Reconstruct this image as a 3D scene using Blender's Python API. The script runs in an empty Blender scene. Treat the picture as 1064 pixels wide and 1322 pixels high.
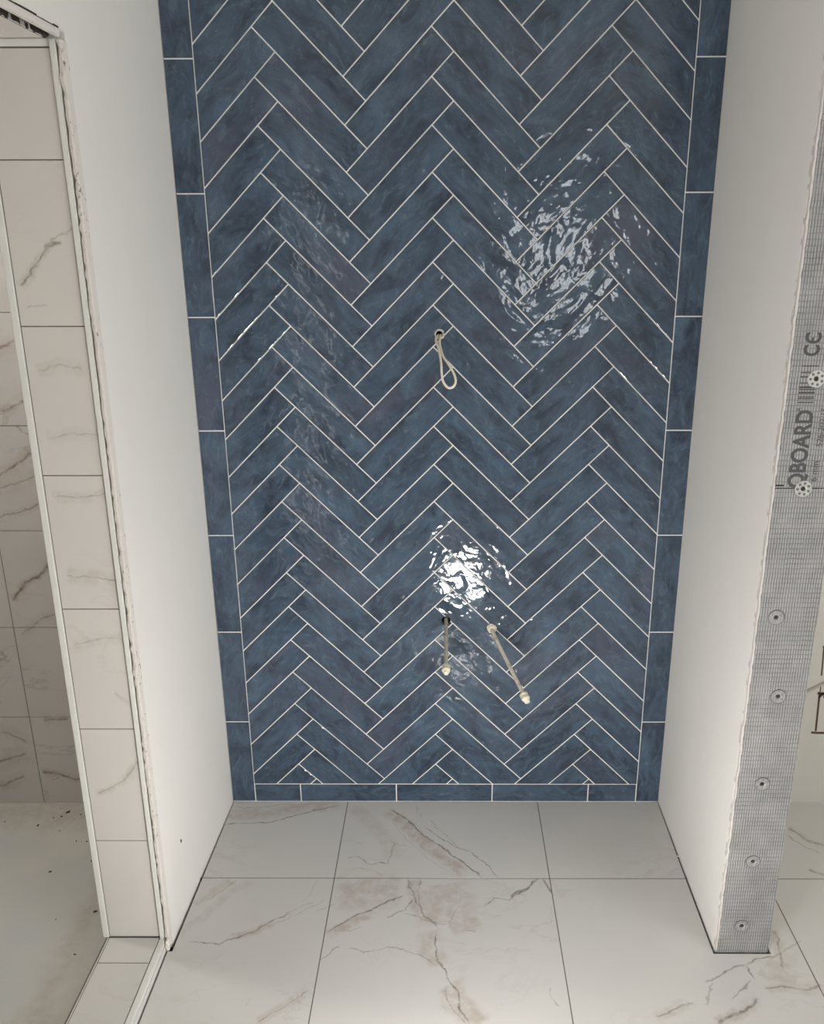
import bpy, bmesh, math, random
from mathutils import Vector, Matrix
random.seed(7)
scene = bpy.context.scene
C = scene.collection

# ------------------------------------------------------------------ camera
W_PX, H_PX = 1064.0, 1322.0
F, CX, CY = 1095.4, 570.7, 678.3
CAMX, CAMD, CAMH = 0.6826, 2.2759, 1.6759
PIT, YAW, ROLL = 0.3196, -0.0061, 0.0026
CAM = Vector((CAMX, -CAMD, CAMH))
def cam_axes():
    c, s = math.cos(YAW), math.sin(YAW)
    r = Vector((c, -s, 0)); f0 = Vector((s, c, 0)); z = Vector((0, 0, 1))
    cp, sp = math.cos(PIT), math.sin(PIT)
    f = f0*cp - z*sp; u = f0*sp + z*cp
    cr, sr = math.cos(ROLL), math.sin(ROLL)
    return r*cr - u*sr, r*sr + u*cr, f
AR, AU, AF = cam_axes()
cd = bpy.data.cameras.new('camera'); cam = bpy.data.objects.new('camera', cd); C.objects.link(cam)
m = Matrix.Identity(4)
for i in range(3):
    m[i][0] = AR[i]; m[i][1] = AU[i]; m[i][2] = -AF[i]; m[i][3] = CAM[i]
cam.matrix_world = m
cd.sensor_fit = 'HORIZONTAL'; cd.sensor_width = 36; cd.lens = F/W_PX*36
cd.shift_x = (W_PX/2-CX)/W_PX; cd.shift_y = (CY-H_PX/2)/W_PX
cd.clip_start = 0.02
scene.camera = cam
def ray(px, py):
    return AR*((px-CX)/F) - AU*((py-CY)/F) + AF
def hit(px, py, ax, val):
    d = ray(px, py); return CAM + d*((val-CAM[ax])/d[ax])

# ------------------------------------------------------------------ light levels
scene.view_settings.view_transform = 'Standard'
scene.view_settings.look = 'None'
scene.view_settings.gamma = 1
scene.view_settings.use_curve_mapping = False
scene.view_settings.exposure = -0.1
wd = bpy.data.worlds.new('world'); scene.world = wd; wd.use_nodes = True
wd.node_tree.nodes['Background'].inputs[0].default_value = (0.95, 0.97, 1.0, 1)
wd.node_tree.nodes['Background'].inputs[1].default_value = 0.6
WIN_REAR, WIN_FILL, DOOR_FILL, LAMP_FACE, SHOWER_FILL = 13.0, 6.8, 4.6, 260.0, 340.0  # right window, glass door and shower lamp are added fill sources

# ------------------------------------------------------------------ node helpers
class NT:
    def __init__(s, name):
        s.m = bpy.data.materials.new(name); s.m.use_nodes = True
        s.t = s.m.node_tree; s.t.nodes.clear()
        s.out = s.t.nodes.new('ShaderNodeOutputMaterial')
    def n(s, kind, **kw):
        o = s.t.nodes.new(kind)
        for k, v in kw.items(): setattr(o, k, v)
        return o
    def put(s, sock, v):
        if v is None: return
        if hasattr(v, 'is_output'): s.t.links.new(v, sock)
        elif isinstance(v, (tuple, list)) and sock.type == 'RGBA' and len(v) == 3: sock.default_value = (*v, 1)
        else: sock.default_value = v
    def math(s, op, a, b=None, c=None, clamp=False):
        o = s.n('ShaderNodeMath', operation=op, use_clamp=clamp)
        s.put(o.inputs[0], a); s.put(o.inputs[1], b); s.put(o.inputs[2], c); return o.outputs[0]
    def vmath(s, op, a, b=None, scale=None):
        o = s.n('ShaderNodeVectorMath', operation=op); s.put(o.inputs[0], a); s.put(o.inputs[1], b)
        if scale is not None: s.put(o.inputs['Scale'], scale)
        return o.outputs['Value'] if op in ('DOT_PRODUCT', 'LENGTH', 'DISTANCE') else o.outputs[0]
    def noise(s, vec, scale, detail=2, rough=.5, dist=0, col=False):
        o = s.n('ShaderNodeTexNoise'); s.put(o.inputs['Vector'], vec); s.put(o.inputs['Scale'], scale)
        o.inputs['Detail'].default_value = detail; o.inputs['Roughness'].default_value = rough; o.inputs['Distortion'].default_value = dist
        return o.outputs['Color' if col else 'Fac']
    def mapr(s, v, a, b, c=0., d=1., smooth=False, clamp=True):
        o = s.n('ShaderNodeMapRange', interpolation_type='SMOOTHSTEP' if smooth else 'LINEAR', clamp=clamp)
        for i, x in enumerate((v, a, b, c, d)): s.put(o.inputs[i], x)
        return o.outputs[0]
    def mix(s, f, a, b, mode='MIX'):
        o = s.n('ShaderNodeMix', data_type='RGBA', blend_type=mode)
        s.put(o.inputs[0], f); s.put(o.inputs[6], a); s.put(o.inputs[7], b); return o.outputs[2]
    def bump(s, h, dist, strength=1., normal=None):
        o = s.n('ShaderNodeBump'); s.put(o.inputs['Height'], h); o.inputs['Distance'].default_value = dist
        o.inputs['Strength'].default_value = strength; s.put(o.inputs['Normal'], normal); return o.outputs[0]
    def bsdf(s, col, rough=.5, normal=None, spec=.5, metal=0., coat=0.):
        o = s.n('ShaderNodeBsdfPrincipled')
        s.put(o.inputs['Base Color'], col); s.put(o.inputs['Roughness'], rough); s.put(o.inputs['Normal'], normal)
        o.inputs['Specular IOR Level'].default_value = spec; o.inputs['Metallic'].default_value = metal
        o.inputs['Coat Weight'].default_value = coat; o.inputs['Coat Roughness'].default_value = .03
        s.t.links.new(o.outputs[0], s.out.inputs[0]); return o
    def pos(s): return s.n('ShaderNodeNewGeometry').outputs['Position']
    def obj(s): return s.n('ShaderNodeTexCoord').outputs['Object']
    def rnd(s): return s.n('ShaderNodeObjectInfo').outputs['Random']
def srgb(r, g, b):
    f = lambda v: (v/255/12.92) if v/255 <= .04045 else ((v/255+.055)/1.055)**2.4
    return (f(r), f(g), f(b))
def simple(name, col, rough=.6, bump=0., scale=60., var=.06, metal=0., spec=.5):
    t = NT(name); p = t.obj()
    n = t.noise(p, scale, 4, .6)
    c = t.mix(t.mapr(n, .3, .7), tuple(v*(1-var) for v in col), tuple(min(1, v*(1+var)) for v in col))
    t.bsdf(c, rough, t.bump(n, bump) if bump else None, spec, metal)
    return t.m
def emitter(name, col, strength):
    t = NT(name); e = t.n('ShaderNodeEmission'); t.put(e.inputs[0], col); e.inputs[1].default_value = strength
    t.t.links.new(e.outputs[0], t.out.inputs[0]); return t.m

# ------------------------------------------------------------------ marble with veins
def add_vein(t, wp, P, w, halo, strength, off, patch_noise):
    # P: polyline in the surface's own two coordinates, read along its principal axis
    a, b = Vector(P[0]), Vector(P[-1]); ax = (b-a).normalized(); nr = Vector((-ax.y, ax.x))
    S = [Vector(q).dot(ax) for q in P]; T = [Vector(q).dot(nr) for q in P]
    s0, s1 = S[0], S[-1]; t0, t1 = min(T)-.002, max(T)+.002
    s = t.vmath('DOT_PRODUCT', wp, (ax.x, ax.y, 0)); tt = t.vmath('DOT_PRODUCT', wp, (nr.x, nr.y, 0))
    sn = t.mapr(s, s0, s1, clamp=False)
    fc = t.n('ShaderNodeFloatCurve'); cv = fc.mapping.curves[0]
    pts = sorted((max(0, min(1, (q-s0)/(s1-s0))), (r-t0)/(t1-t0)) for q, r in zip(S, T))
    cv.points[0].location = pts[0]; cv.points[1].location = pts[-1]
    for q in pts[1:-1]: cv.points.new(*q)
    for q in cv.points: q.handle_type = 'VECTOR'
    fc.mapping.update(); t.put(fc.inputs['Value'], t.math('MAXIMUM', t.math('MINIMUM', sn, 1.), 0.))
    curve = t.math('MULTIPLY_ADD', fc.outputs[0], t1-t0, t0)
    d = t.math('SUBTRACT', tt, curve)
    ends = t.mapr(t.math('MINIMUM', sn, t.math('SUBTRACT', 1., sn)), -.01, .06)
    core = halo_v = None
    if w:
        core = t.mapr(t.math('ABSOLUTE', d), 0., w, strength, 0., True)
        core = t.math('MULTIPLY', core, ends)
    if halo:
        halo_v = t.mapr(t.math('ABSOLUTE', t.math('SUBTRACT', d, off)), halo*.35, halo, strength, 0., True)
        halo_v = t.math('MULTIPLY', t.math('MULTIPLY', halo_v, ends), patch_noise)
    return core, halo_v
def marble(name, comps, veins, generic=.5, rough=.22, base=(206, 203, 198), gscale=1., coord='pos', tint=(150, 128, 108)):
    t = NT(name)
    p = t.pos()
    sx = t.n('ShaderNodeSeparateXYZ'); t.put(sx.inputs[0], p)
    cb = t.n('ShaderNodeCombineXYZ')
    t.put(cb.inputs[0], sx.outputs[comps[0]]); t.put(cb.inputs[1], sx.outputs[comps[1]])
    q = cb.outputs[0]
    w1 = t.vmath('SCALE', t.vmath('SUBTRACT', t.noise(q, 26, 2, .5, col=True), (.5, .5, .5)), scale=.022)
    w2 = t.vmath('SCALE', t.vmath('SUBTRACT', t.noise(q, 110, 3, .6, col=True), (.5, .5, .5)), scale=.008)
    wp = t.vmath('ADD', t.vmath('ADD', q, w1), w2)
    patch = t.mapr(t.noise(q, 30, 4, .65), .33, .62)
    core = halo = None
    for v in veins:
        c, h = add_vein(t, wp, v['P'], v.get('w', 0), v.get('h', 0), v.get('s', .8), v.get('off', 0), patch)
        if c is not None: core = c if core is None else t.math('MAXIMUM', core, c)
        if h is not None: halo = h if halo is None else t.math('MAXIMUM', halo, h)
    # faint background veining, different on each slab
    off = t.vmath('SCALE', t.n('ShaderNodeCombineXYZ').outputs[0], scale=1.)
    r = t.rnd(); ro = t.n('ShaderNodeCombineXYZ'); t.put(ro.inputs[0], t.math('MULTIPLY', r, 37.)); t.put(ro.inputs[1], t.math('MULTIPLY', r, 91.))
    g = t.vmath('ADD', t.vmath('MULTIPLY', t.vmath('ADD', q, w1), (1.0, 2.1, 1)), ro.outputs[0])
    n1 = t.noise(g, 2.6*gscale, 5, .58, 1.2)
    rid = t.mapr(t.math('ABSOLUTE', t.math('SUBTRACT', n1, .5)), 0., .022, 1., 0., True)
    msk = t.mapr(t.noise(g, 1.7*gscale, 2), .5, .68)
    rid = t.math('MULTIPLY', t.math('MULTIPLY', rid, msk), generic)
    cloud = t.math('MULTIPLY', t.mapr(t.noise(g, 2.0*gscale, 4, .6, .8), .5, .78), .55*generic)
    b = srgb(*base)
    col = t.mix(cloud, b, srgb(base[0]-30, base[1]-34, base[2]-36))
    col = t.mix(t.mapr(t.noise(q, 3.5, 3), .35, .7, 0., .5), col, srgb(base[0]-6, base[1]-5, base[2]-3))
    if halo is not None: col = t.mix(t.math('MULTIPLY', halo, .72), col, srgb(176, 161, 149))
    col = t.mix(rid, col, srgb(*tint))
    if core is not None:
        cm = t.math('MULTIPLY', core, t.mapr(t.noise(q, 45, 3), .3, .6, .35, 1.))
        col = t.mix(cm, col, srgb(114, 103, 93))
    t.bsdf(col, rough, None, .5)
    return t.m
def crop(x0, y0, k, pts): return [(x0+a*k, y0+b*k) for a, b in pts]
def on_floor(P): return [tuple(hit(x, y, 2, 0.0)[:2]) for x, y in P]
def on_jamb(P): return [(hit(x, y, 1, -.585)[0], hit(x, y, 1, -.585)[2]) for x, y in P]
def on_back(P): return [(hit(x, y, 1, 0.)[0], hit(x, y, 1, 0.)[2]) for x, y in P]
FV = []
def fv(c, pts, **kw): FV.append(dict(P=on_floor(crop(*c, pts)), **kw))
A = (220, 1030, 260/1064); B = (440, 1030, 280/1064); D_ = (390, 1130, 290/1064); E_ = (640, 1030, 300/1064); G = (840, 1000, 224/920); Z8 = (220, 960, 680/1064)
# back row, slab by the white wall
fv(A, [(270, 140), (370, 135), (500, 130), (600, 112), (650, 95), (720, 80), (800, 60), (900, 38)], w=.004, s=.75)
fv(A, [(280, 90), (400, 85), (520, 85), (640, 60), (760, 50), (900, 35)], h=.034, s=.8)
fv(A, [(330, 45), (430, 55), (530, 45), (600, 35), (700, 34), (830, 36)], w=.0028, s=.45)
# back row, middle slab
fv(B, [(240, 50), (330, 110), (400, 180), (480, 230), (560, 290), (630, 335), (690, 392)], w=.0042, s=.9)
fv(B, [(210, 70), (320, 150), (400, 230), (490, 300), (600, 388)], h=.03, s=1., off=.012)
fv(B, [(405, 138), (470, 185), (560, 235), (640, 270), (700, 315), (780, 392)], w=.0026, s=.75)
fv(B, [(440, 110), (500, 175), (580, 238)], w=.002, s=.5)
fv(B, [(372, 30), (378, 70), (400, 105)], w=.002, s=.4)
fv(B, [(240, 100), (330, 210), (430, 300), (540, 370)], w=.002, s=.35)
fv(B, [(25, 290), (70, 288), (110, 305), (150, 330), (190, 315), (235, 325)], w=.003, s=.75)
fv(B, [(235, 325), (250, 260), (262, 228)], w=.003, s=.7)
fv(B, [(245, 215), (280, 232), (320, 238)], w=.002, s=.5)
fv(B, [(10, 215), (60, 210), (100, 225), (130, 215)], w=.002, s=.4)
fv(B, [(35, 352), (90, 345), (150, 355), (210, 388)], w=.002, s=.4)
fv(B, [(60, 40), (150, 120), (230, 220), (250, 300)], h=.035, s=.5)
# front row, slab by the white wall
fv(A, [(190, 545), (260, 500), (350, 435)], w=.004, s=.3)
fv(A, [(120, 560), (200, 510), (330, 440)], h=.022, s=.6)
fv(A, [(610, 612), (680, 580), (760, 545), (830, 560)][:3], w=.002, s=.45)
fv(A, [(700, 555), (740, 500), (780, 435)], w=.002, s=.35)
fv(A, [(770, 600), (860, 560)], w=.0025, s=.5)
fv(Z8, [(40, 402), (100, 403), (150, 387), (200, 362), (247, 342)], w=.0035, s=.85)
fv(Z8, [(120, 392), (160, 382), (210, 362)], h=.016, s=.8)
fv(Z8, [(165, 380), (230, 358), (315, 314)], w=.002, s=.4)
fv(Z8, [(5, 395), (60, 355), (120, 300), (165, 277)], h=.02, s=.5)
fv(Z8, [(170, 566), (225, 533), (286, 498)], h=.02, w=.002, s=.6)
# front row, middle slab
fv(D_, [(115, 275), (190, 225), (260, 185), (330, 165), (370, 145), (430, 115), (480, 95)], w=.0042, s=.9)
fv(D_, [(115, 285), (210, 235), (300, 195), (350, 165)], h=.022, s=1.)
fv(D_, [(130, 262), (220, 258), (290, 245)], w=.002, s=.4)
fv(D_, [(500, 20), (520, 75), (545, 130), (580, 190), (645, 245)], w=.0035, s=.8)
fv(D_, [(560, 20), (550, 80), (560, 160), (600, 215)], w=.003, s=.6)
fv(D_, [(530, 20), (535, 80), (560, 170), (620, 235)], h=.028, s=.9)
fv(D_, [(400, 205), (440, 185), (490, 168), (530, 110)], w=.003, s=.75)
fv(D_, [(470, 185), (540, 190), (620, 225), (690, 240)], w=.0025, s=.5)
fv(D_, [(690, 240), (715, 200), (740, 140)], w=.0025, s=.4)
fv(D_, [(160, 70), (250, 90), (350, 80), (470, 60)], h=.085, s=.75)
fv(D_, [(640, 40), (690, 120), (690, 230)], h=.10, s=.75)
fv(D_, [(700, 250), (790, 235), (850, 220)], h=.035, s=.8)
fv(D_, [(750, 265), (800, 262), (830, 262)], w=.003, s=.4)
fv(D_, [(860, 152), (890, 122), (912, 108), (980, 120), (1010, 95), (1055, 65)], w=.0035, s=.8)
fv(D_, [(1010, 95), (1060, 70), (1100, 25), (1120, 18)], w=.0042, s=.95)
fv(E_, [(75, 450), (110, 425), (150, 408), (185, 378)], w=.004, s=.95)
fv(D_, [(640, 270), (630, 320), (640, 400), (685, 460), (690, 500), (745, 550), (750, 640), (790, 704)], w=.004, s=.85)
fv(D_, [(600, 260), (610, 360), (660, 430)], h=.04, s=.8)
fv(D_, [(700, 510), (720, 590), (790, 660), (850, 704)], h=.045, s=1.)
fv(D_, [(680, 520), (680, 580), (730, 660), (775, 704)], w=.0025, s=.55)
fv(D_, [(95, 405), (150, 352), (175, 340)], w=.003, s=.6)
fv(D_, [(215, 345), (300, 360), (400, 342), (480, 350), (570, 380), (640, 430)], w=.003, s=.6)
# front row, slab that is notched round the board-clad stub
fv(E_, [(215, 372), (235, 395), (252, 430)], w=.006, s=.8)
fv(E_, [(248, 870), (255, 920), (290, 950)], w=.003, s=.4)
fv(E_, [(725, 1000), (800, 975), (900, 935)], w=.004, h=.02, s=.6)
fv(E_, [(960, 848), (1010, 828), (1060, 790)], w=.003, s=.7)
fv(E_, [(965, 950), (985, 870), (1000, 850)], w=.003, s=.6)
fv(G, [(285, 1105), (380, 1060), (450, 1022), (520, 1000), (600, 970), (660, 970)], w=.004, s=.7)
fv(G, [(505, 1010), (535, 1060), (555, 1090)], w=.004, s=.8)
fv(G, [(435, 1190), (480, 1150), (530, 1100)], w=.004, s=.6)
fv(G, [(290, 1190), (310, 1155), (330, 1140)], w=.004, s=.6)
fv(G, [(360, 1322), (440, 1280), (520, 1235), (578, 1188)], w=.006, h=.02, s=.8)
fv(G, [(640, 820), (675, 870), (690, 970), (700, 1040)], w=.005, h=.02, s=.6)
fv(G, [(630, 980), (720, 930), (800, 880)], w=.003, s=.5)
fv(G, [(600, 1130), (720, 1130), (830, 1140), (915, 1120)], w=.005, h=.022, s=.55)
fv(G, [(600, 1010), (700, 1090), (760, 1120)], h=.05, s=.7)
fv(G, [(730, 280), (830, 345), (918, 380)], w=.005, h=.018, s=.7)
fv(G, [(715, 320), (800, 370), (900, 420)], w=.004, s=.45)
fv(G, [(840, 505), (918, 535)], w=.005, h=.012, s=.6)
JV = []
J1 = (0, 0, 320/961)
for pts, kw in (([(75, 1115), (115, 1075), (150, 1000), (185, 958), (240, 935)], dict(w=.0035, h=.012, s=.75)),
                ([(165, 960), (210, 945), (240, 936)], dict(w=.006, s=.7)),
                ([(150, 985), (220, 915), (290, 868)], dict(w=.0025, s=.5)),
                ([(105, 1195), (150, 1180), (190, 1178)], dict(w=.003, s=.3))):
    JV.append(dict(P=on_jamb(crop(*J1, pts)), **kw))
J3 = (0, 880, 320/957)
for pts, kw in (([(370, 435), (430, 410), (490, 375), (520, 335), (548, 280)], dict(w=.004, h=.015, s=.5)),
                ([(440, 40), (480, 70), (520, 95)], dict(w=.003, h=.01, s=.35))):
    JV.append(dict(P=on_jamb(crop(*J3, pts)), **kw))
J2 = (0, 400, 320/961)
for pts, kw in (([(140, 235), (230, 215), (330, 225)], dict(w=.003, h=.02, s=.35)),
                ([(185, 500), (280, 475), (400, 490)], dict(w=.003, h=.02, s=.3)),
                ([(205, 725), (300, 735), (420, 715)], dict(w=.003, h=.018, s=.45)),
                ([(260, 1030), (360, 1040), (470, 1055)], dict(w=.003, h=.03, s=.5)),
                ([(280, 1300), (360, 1280), (490, 1270)], dict(w=.003, h=.02, s=.4))):
    JV.append(dict(P=on_jamb(crop(*J2, pts)), **kw))
SV = []
for pts, kw in (([(-80, 665), (0, 640), (60, 600), (145, 540)], dict(w=.006, h=.03, s=.8)),
                ([(-80, 830), (0, 805), (80, 785), (180, 730)], dict(w=.005, h=.02, s=.6)),
                ([(-60, 700), (40, 680), (150, 640)], dict(w=.004, h=.04, s=.6)),
                ([(50, 1132), (100, 1060), (150, 1030), (215, 962)], dict(w=.008, h=.02, s=.95)),
                ([(-60, 350), (10, 395), (60, 370), (115, 340)], dict(w=.006, h=.03, s=.7)),
                ([(-60, 180), (0, 150), (50, 120), (90, 115)], dict(w=.006, h=.03, s=.7)),
                ([(80, 1270), (170, 1190), (240, 1170)], dict(w=.005, h=.02, s=.5))):
    SV.append(dict(P=on_back(crop(*J2, pts)), **kw))
for pts, kw in (([(160, 345), (220, 355), (290, 375), (335, 375)], dict(w=.007, h=.02, s=.8)),
                ([(170, 150), (220, 145), (260, 142)], dict(w=.008, h=.03, s=.7)),
                ([(-60, 330), (20, 300), (110, 270)], dict(w=.006, h=.05, s=.7)),
                ([(-60, 395), (20, 400), (100, 360)], dict(w=.006, h=.03, s=.7)),
                ([(-60, 190), (40, 200), (110, 240)], dict(w=.006, h=.04, s=.6))):
    SV.append(dict(P=on_back(crop(*J3, pts)), **kw))
M = {}
M['floor'] = marble('marble_floor', (0, 1), FV, .14, .2, (207, 204, 199))
M['jamb'] = marble('marble_jamb', (0, 2), JV, .10, .25, (210, 206, 200))
M['curb'] = marble('marble_curb', (0, 1), [], .15, .22, (205, 202, 196))
M['shower'] = marble('marble_shower', (0, 2), SV, .75, .25, (196, 192, 188), 1.3, tint=(120, 112, 108))
def dusty():
    t = NT('dusty_shower_floor'); p = t.pos(); sx = t.n('ShaderNodeSeparateXYZ'); t.put(sx.inputs[0], p)
    n = t.noise(p, 9, 5, .65); n2 = t.noise(p, 34, 5, .7)
    b = t.mix(t.mapr(t.noise(p, 3, 4), .35, .65), srgb(196, 192, 184), srgb(182, 184, 182))
    yy = t.math('MULTIPLY_ADD', n, .16, sx.outputs[1]); xx = t.math('MULTIPLY_ADD', n, .12, sx.outputs[0])
    d1 = t.mapr(yy, -.07, .0); d2 = t.mapr(t.math('ABSOLUTE', t.math('ADD', xx, .20)), .0, .055, 1., 0.)
    d = t.math('MULTIPLY', t.math('MAXIMUM', d1, d2), t.mapr(n2, .3, .6, .4, 1.))
    c = t.mix(t.math('MULTIPLY', d, .5), b, srgb(160, 146, 130))
    sp = t.math('MULTIPLY', t.mapr(t.noise(p, 260, 2, .6), .66, .72), t.mapr(n, .45, .6))
    c = t.mix(t.math('MULTIPLY', sp, .7), c, srgb(92, 80, 70))
    t.bsdf(c, t.mapr(d, 0., 1., .28, .7), None, .5); return t.m
M['tray'] = dusty()

# ------------------------------------------------------------------ other materials
def glazed(name):
    t = NT(name); o = t.obj(); r = t.rnd()
    ro = t.n('ShaderNodeCombineXYZ')
    for i, k in enumerate((53., 91., 17.)): t.put(ro.inputs[i], t.math('MULTIPLY', r, k))
    p = t.vmath('ADD', o, ro.outputs[0])
    ps = t.vmath('MULTIPLY', p, (.55, 1., 1.))
    r2 = t.n('ShaderNodeTexWhiteNoise', noise_dimensions='1D'); t.put(r2.inputs['W'], t.math('MULTIPLY', r, 711.)); r2 = r2.outputs['Value']
    deep, blue, pale, plum = srgb(46, 57, 72), srgb(76, 96, 115), srgb(118, 138, 152), srgb(78, 80, 96)
    cl = t.mapr(t.noise(ps, 16, 6, .68, .6), .36, .64)
    col = t.mix(cl, deep, blue)
    col = t.mix(t.mapr(r2, 0., 1., 0., .38), col, deep)
    pl_ = t.math('MULTIPLY', t.mapr(t.noise(ps, 9, 3, .6, .5), .42, .66), t.mapr(r, .62, .95, .1, .62))
    col = t.mix(pl_, col, plum)
    st = t.math('MULTIPLY', t.mapr(t.noise(ps, 38, 8, .74, 1.2), .52, .72), .38)
    col = t.mix(st, col, pale)
    sp = t.mapr(t.noise(p, 300, 3, .65), .60, .70, 0., .6)
    col = t.mix(t.math('MULTIPLY', sp, t.mapr(t.noise(p, 28, 2), .45, .65)), col, srgb(34, 44, 60))
    w1 = t.noise(t.vmath('MULTIPLY', p, (.75, 1., 1.)), 17, 1.0, .4, .8)
    w2 = t.noise(t.vmath('MULTIPLY', p, (.8, 1., 1.)), 70, 1, .4, .3)
    wav = t.math('MULTIPLY_ADD', w2, .15, w1)
    nb = t.bump(wav, .0034)
    t.bsdf(col, .07, nb, .5)
    return t.m
M['blue'] = glazed('blue_glaze')
M['grout'] = simple('white_grout', srgb(226, 224, 219), .9, .0006, 300, .07)
M['dark_grout'] = simple('grey_grout', srgb(108, 102, 94), .9, 0, 200, .1)
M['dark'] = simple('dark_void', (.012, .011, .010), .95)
M['sub'] = simple('shaded_screed', (.03, .028, .026), .95)  # near-black colour puts shade into the open gaps along the walls
def plaster(name, col, stain=0.):
    t = NT(name); p = t.pos()
    n = t.noise(p, 2.2, 4, .6); n2 = t.noise(t.vmath('MULTIPLY', p, (1, 1, .25)), 14, 3, .6)
    c = t.mix(t.mapr(n, .3, .7), tuple(v*.965 for v in col), col)
    c = t.mix(t.mapr(n2, .45, .75, 0., .35), c, tuple(v*k for v, k in zip(col, (.95, .94, .92))))
    if stain:
        s = t.mapr(t.noise(t.vmath('MULTIPLY', p, (1, 1, .45)), 150, 3, .75), .60, .66, 0., stain)
        s = t.math('MULTIPLY', s, t.mapr(t.noise(p, 9, 2), .42, .56))
        c = t.mix(s, c, srgb(86, 76, 74))
    t.bsdf(c, .75, t.bump(t.noise(p, 40, 4, .6), .0008), .3)
    return t.m
M['plaster'] = plaster('white_plaster', srgb(228, 225, 220))
M['plaster_edge'] = plaster('chipped_plaster', srgb(218, 212, 206), .9)
M['arris'] = plaster('pinkish_arris', srgb(198, 192, 187), .5)
M['wallpaint'] = plaster('off_white_plaster', srgb(212, 208, 199))
M['trim'] = simple('white_profile', srgb(222, 220, 215), .35, 0, 30, .02)
M['pencil'] = simple('brown_marker', srgb(92, 70, 52), .9)
M['cable_grey'] = simple('grey_sheath', srgb(178, 173, 163), .5)
def board(name):
    t = NT(name); p = t.pos(); sx = t.n('ShaderNodeSeparateXYZ'); t.put(sx.inputs[0], p)
    j = t.noise(p, 60, 2); jz = t.math('MULTIPLY_ADD', j, .004, sx.outputs[2]); jx = t.math('MULTIPLY_ADD', j, .003, sx.outputs[0])
    def lines(v, pitch, w):
        f = t.math('FRACT', t.math('DIVIDE', v, pitch)); return t.mapr(t.math('ABSOLUTE', t.math('SUBTRACT', f, .5)), w, w+.12, 1., 0.)
    lx = t.math('MULTIPLY', lines(jx, .0056, .15), t.mapr(t.noise(p, 25, 2), .3, .7, .6, 1.))
    lz = t.math('MULTIPLY', lines(jz, .0112, .05), t.mapr(t.noise(p, 18, 2), .3, .7, .25, .85))
    l = t.math('MAXIMUM', lx, lz)
    b = t.mix(t.mapr(t.noise(p, 12, 4, .65), .3, .7), srgb(140, 139, 137), srgb(162, 160, 158))
    c = t.mix(t.math('MULTIPLY', l, .8), b, srgb(84, 82, 82))
    c = t.mix(t.mapr(t.noise(p, 240, 3, .7), .62, .75, 0., .5), c, srgb(200, 198, 194))
    t.bsdf(c, .85, t.bump(l, .0006), .25); return t.m
M['board'] = board('cement_mesh')
M['board_print'] = simple('dark_print', srgb(74, 72, 72), .9, 0, 500, .3)
M['zinc'] = simple('zinc', srgb(176, 174, 170), .4, 0, 40, .05, .55)
M['zinc_dim'] = simple('zinc_hole', srgb(96, 94, 92), .7)
M['screw'] = simple('screw_steel', srgb(58, 56, 54), .4, 0, 40, .05, .6)
def pipe_mat():
    t = NT('dirty_pipe'); p = t.obj()
    c = t.mix(t.mapr(t.noise(t.vmath('MULTIPLY', p, (.6, 1, 1)), 55, 4, .7), .5, .72), srgb(196, 188, 172), srgb(140, 112, 88))
    c = t.mix(t.mapr(t.noise(p, 160, 3, .7), .55, .7, 0., .6), c, srgb(222, 216, 204))
    t.bsdf(c, .45, None, .5); return t.m
M['pipe'] = pipe_mat()
M['cap'] = simple('ivory_cap', srgb(222, 214, 192), .4, .0004, 120, .08)
M['wire'] = simple('cream_cable', srgb(232, 222, 200), .45, 0, 80, .06)
M['putty'] = simple('putty', srgb(214, 205, 188), .9, .002, 200, .15)
M['crumb'] = simple('dark_crumb', srgb(58, 50, 44), .9, .001, 300, .2)
M['black'] = simple('black_plastic', (.02, .02, .022), .5)
M['yellow'] = simple('yellow_paint', srgb(196, 150, 30), .5)
M['steel'] = simple('steel_tube', srgb(120, 120, 122), .35, 0, 40, .05, .8)

# ------------------------------------------------------------------ geometry helpers
def link(name, me, mat, parent=None, loc=None):
    o = bpy.data.objects.new(name, me); C.objects.link(o)
    if me is not None and mat is not None and not me.materials: me.materials.append(mat)
    if parent is not None:
        o.parent = parent
    if loc is not None: o.location = loc
    return o
def bm_obj(name, bm, mat, parent=None, loc=None, smooth=False):
    me = bpy.data.meshes.new(name)
    bmesh.ops.recalc_face_normals(bm, faces=bm.faces)
    bm.to_mesh(me); bm.free()
    if smooth:
        for f in me.polygons: f.use_smooth = True
    return link(name, me, mat, parent, loc)
def add_box(bm, a, b, bev=0.):
    a, b = [min(i, j) for i, j in zip(a, b)], [max(i, j) for i, j in zip(a, b)]
    vs = [bm.verts.new((x, y, z)) for x in (a[0], b[0]) for y in (a[1], b[1]) for z in (a[2], b[2])]
    fs = [bm.faces.new([vs[i] for i in q]) for q in ((0, 1, 3, 2), (4, 6, 7, 5), (0, 4, 5, 1), (2, 3, 7, 6), (0, 2, 6, 4), (1, 5, 7, 3))]
    if bev: bmesh.ops.bevel(bm, geom=list({e for f in fs for e in f.edges}), offset=bev, segments=2, affect='EDGES')
    return vs
def box(name, a, b, mat, parent=None, bev=0.):
    bm = bmesh.new(); add_box(bm, a, b, bev); return bm_obj(name, bm, mat, parent)
def boxes(name, L, mat, parent=None):
    bm = bmesh.new()
    for a, b in L: add_box(bm, a, b)
    return bm_obj(name, bm, mat, parent)
def structure(o): o['kind'] = 'structure'; return o
def tag(o, label, cat, group=None):
    o['label'] = label; o['category'] = cat
    if group: o['group'] = group
    return o
def area(P): return sum(P[i][0]*P[(i+1) % len(P)][1]-P[(i+1) % len(P)][0]*P[i][1] for i in range(len(P)))/2
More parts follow.
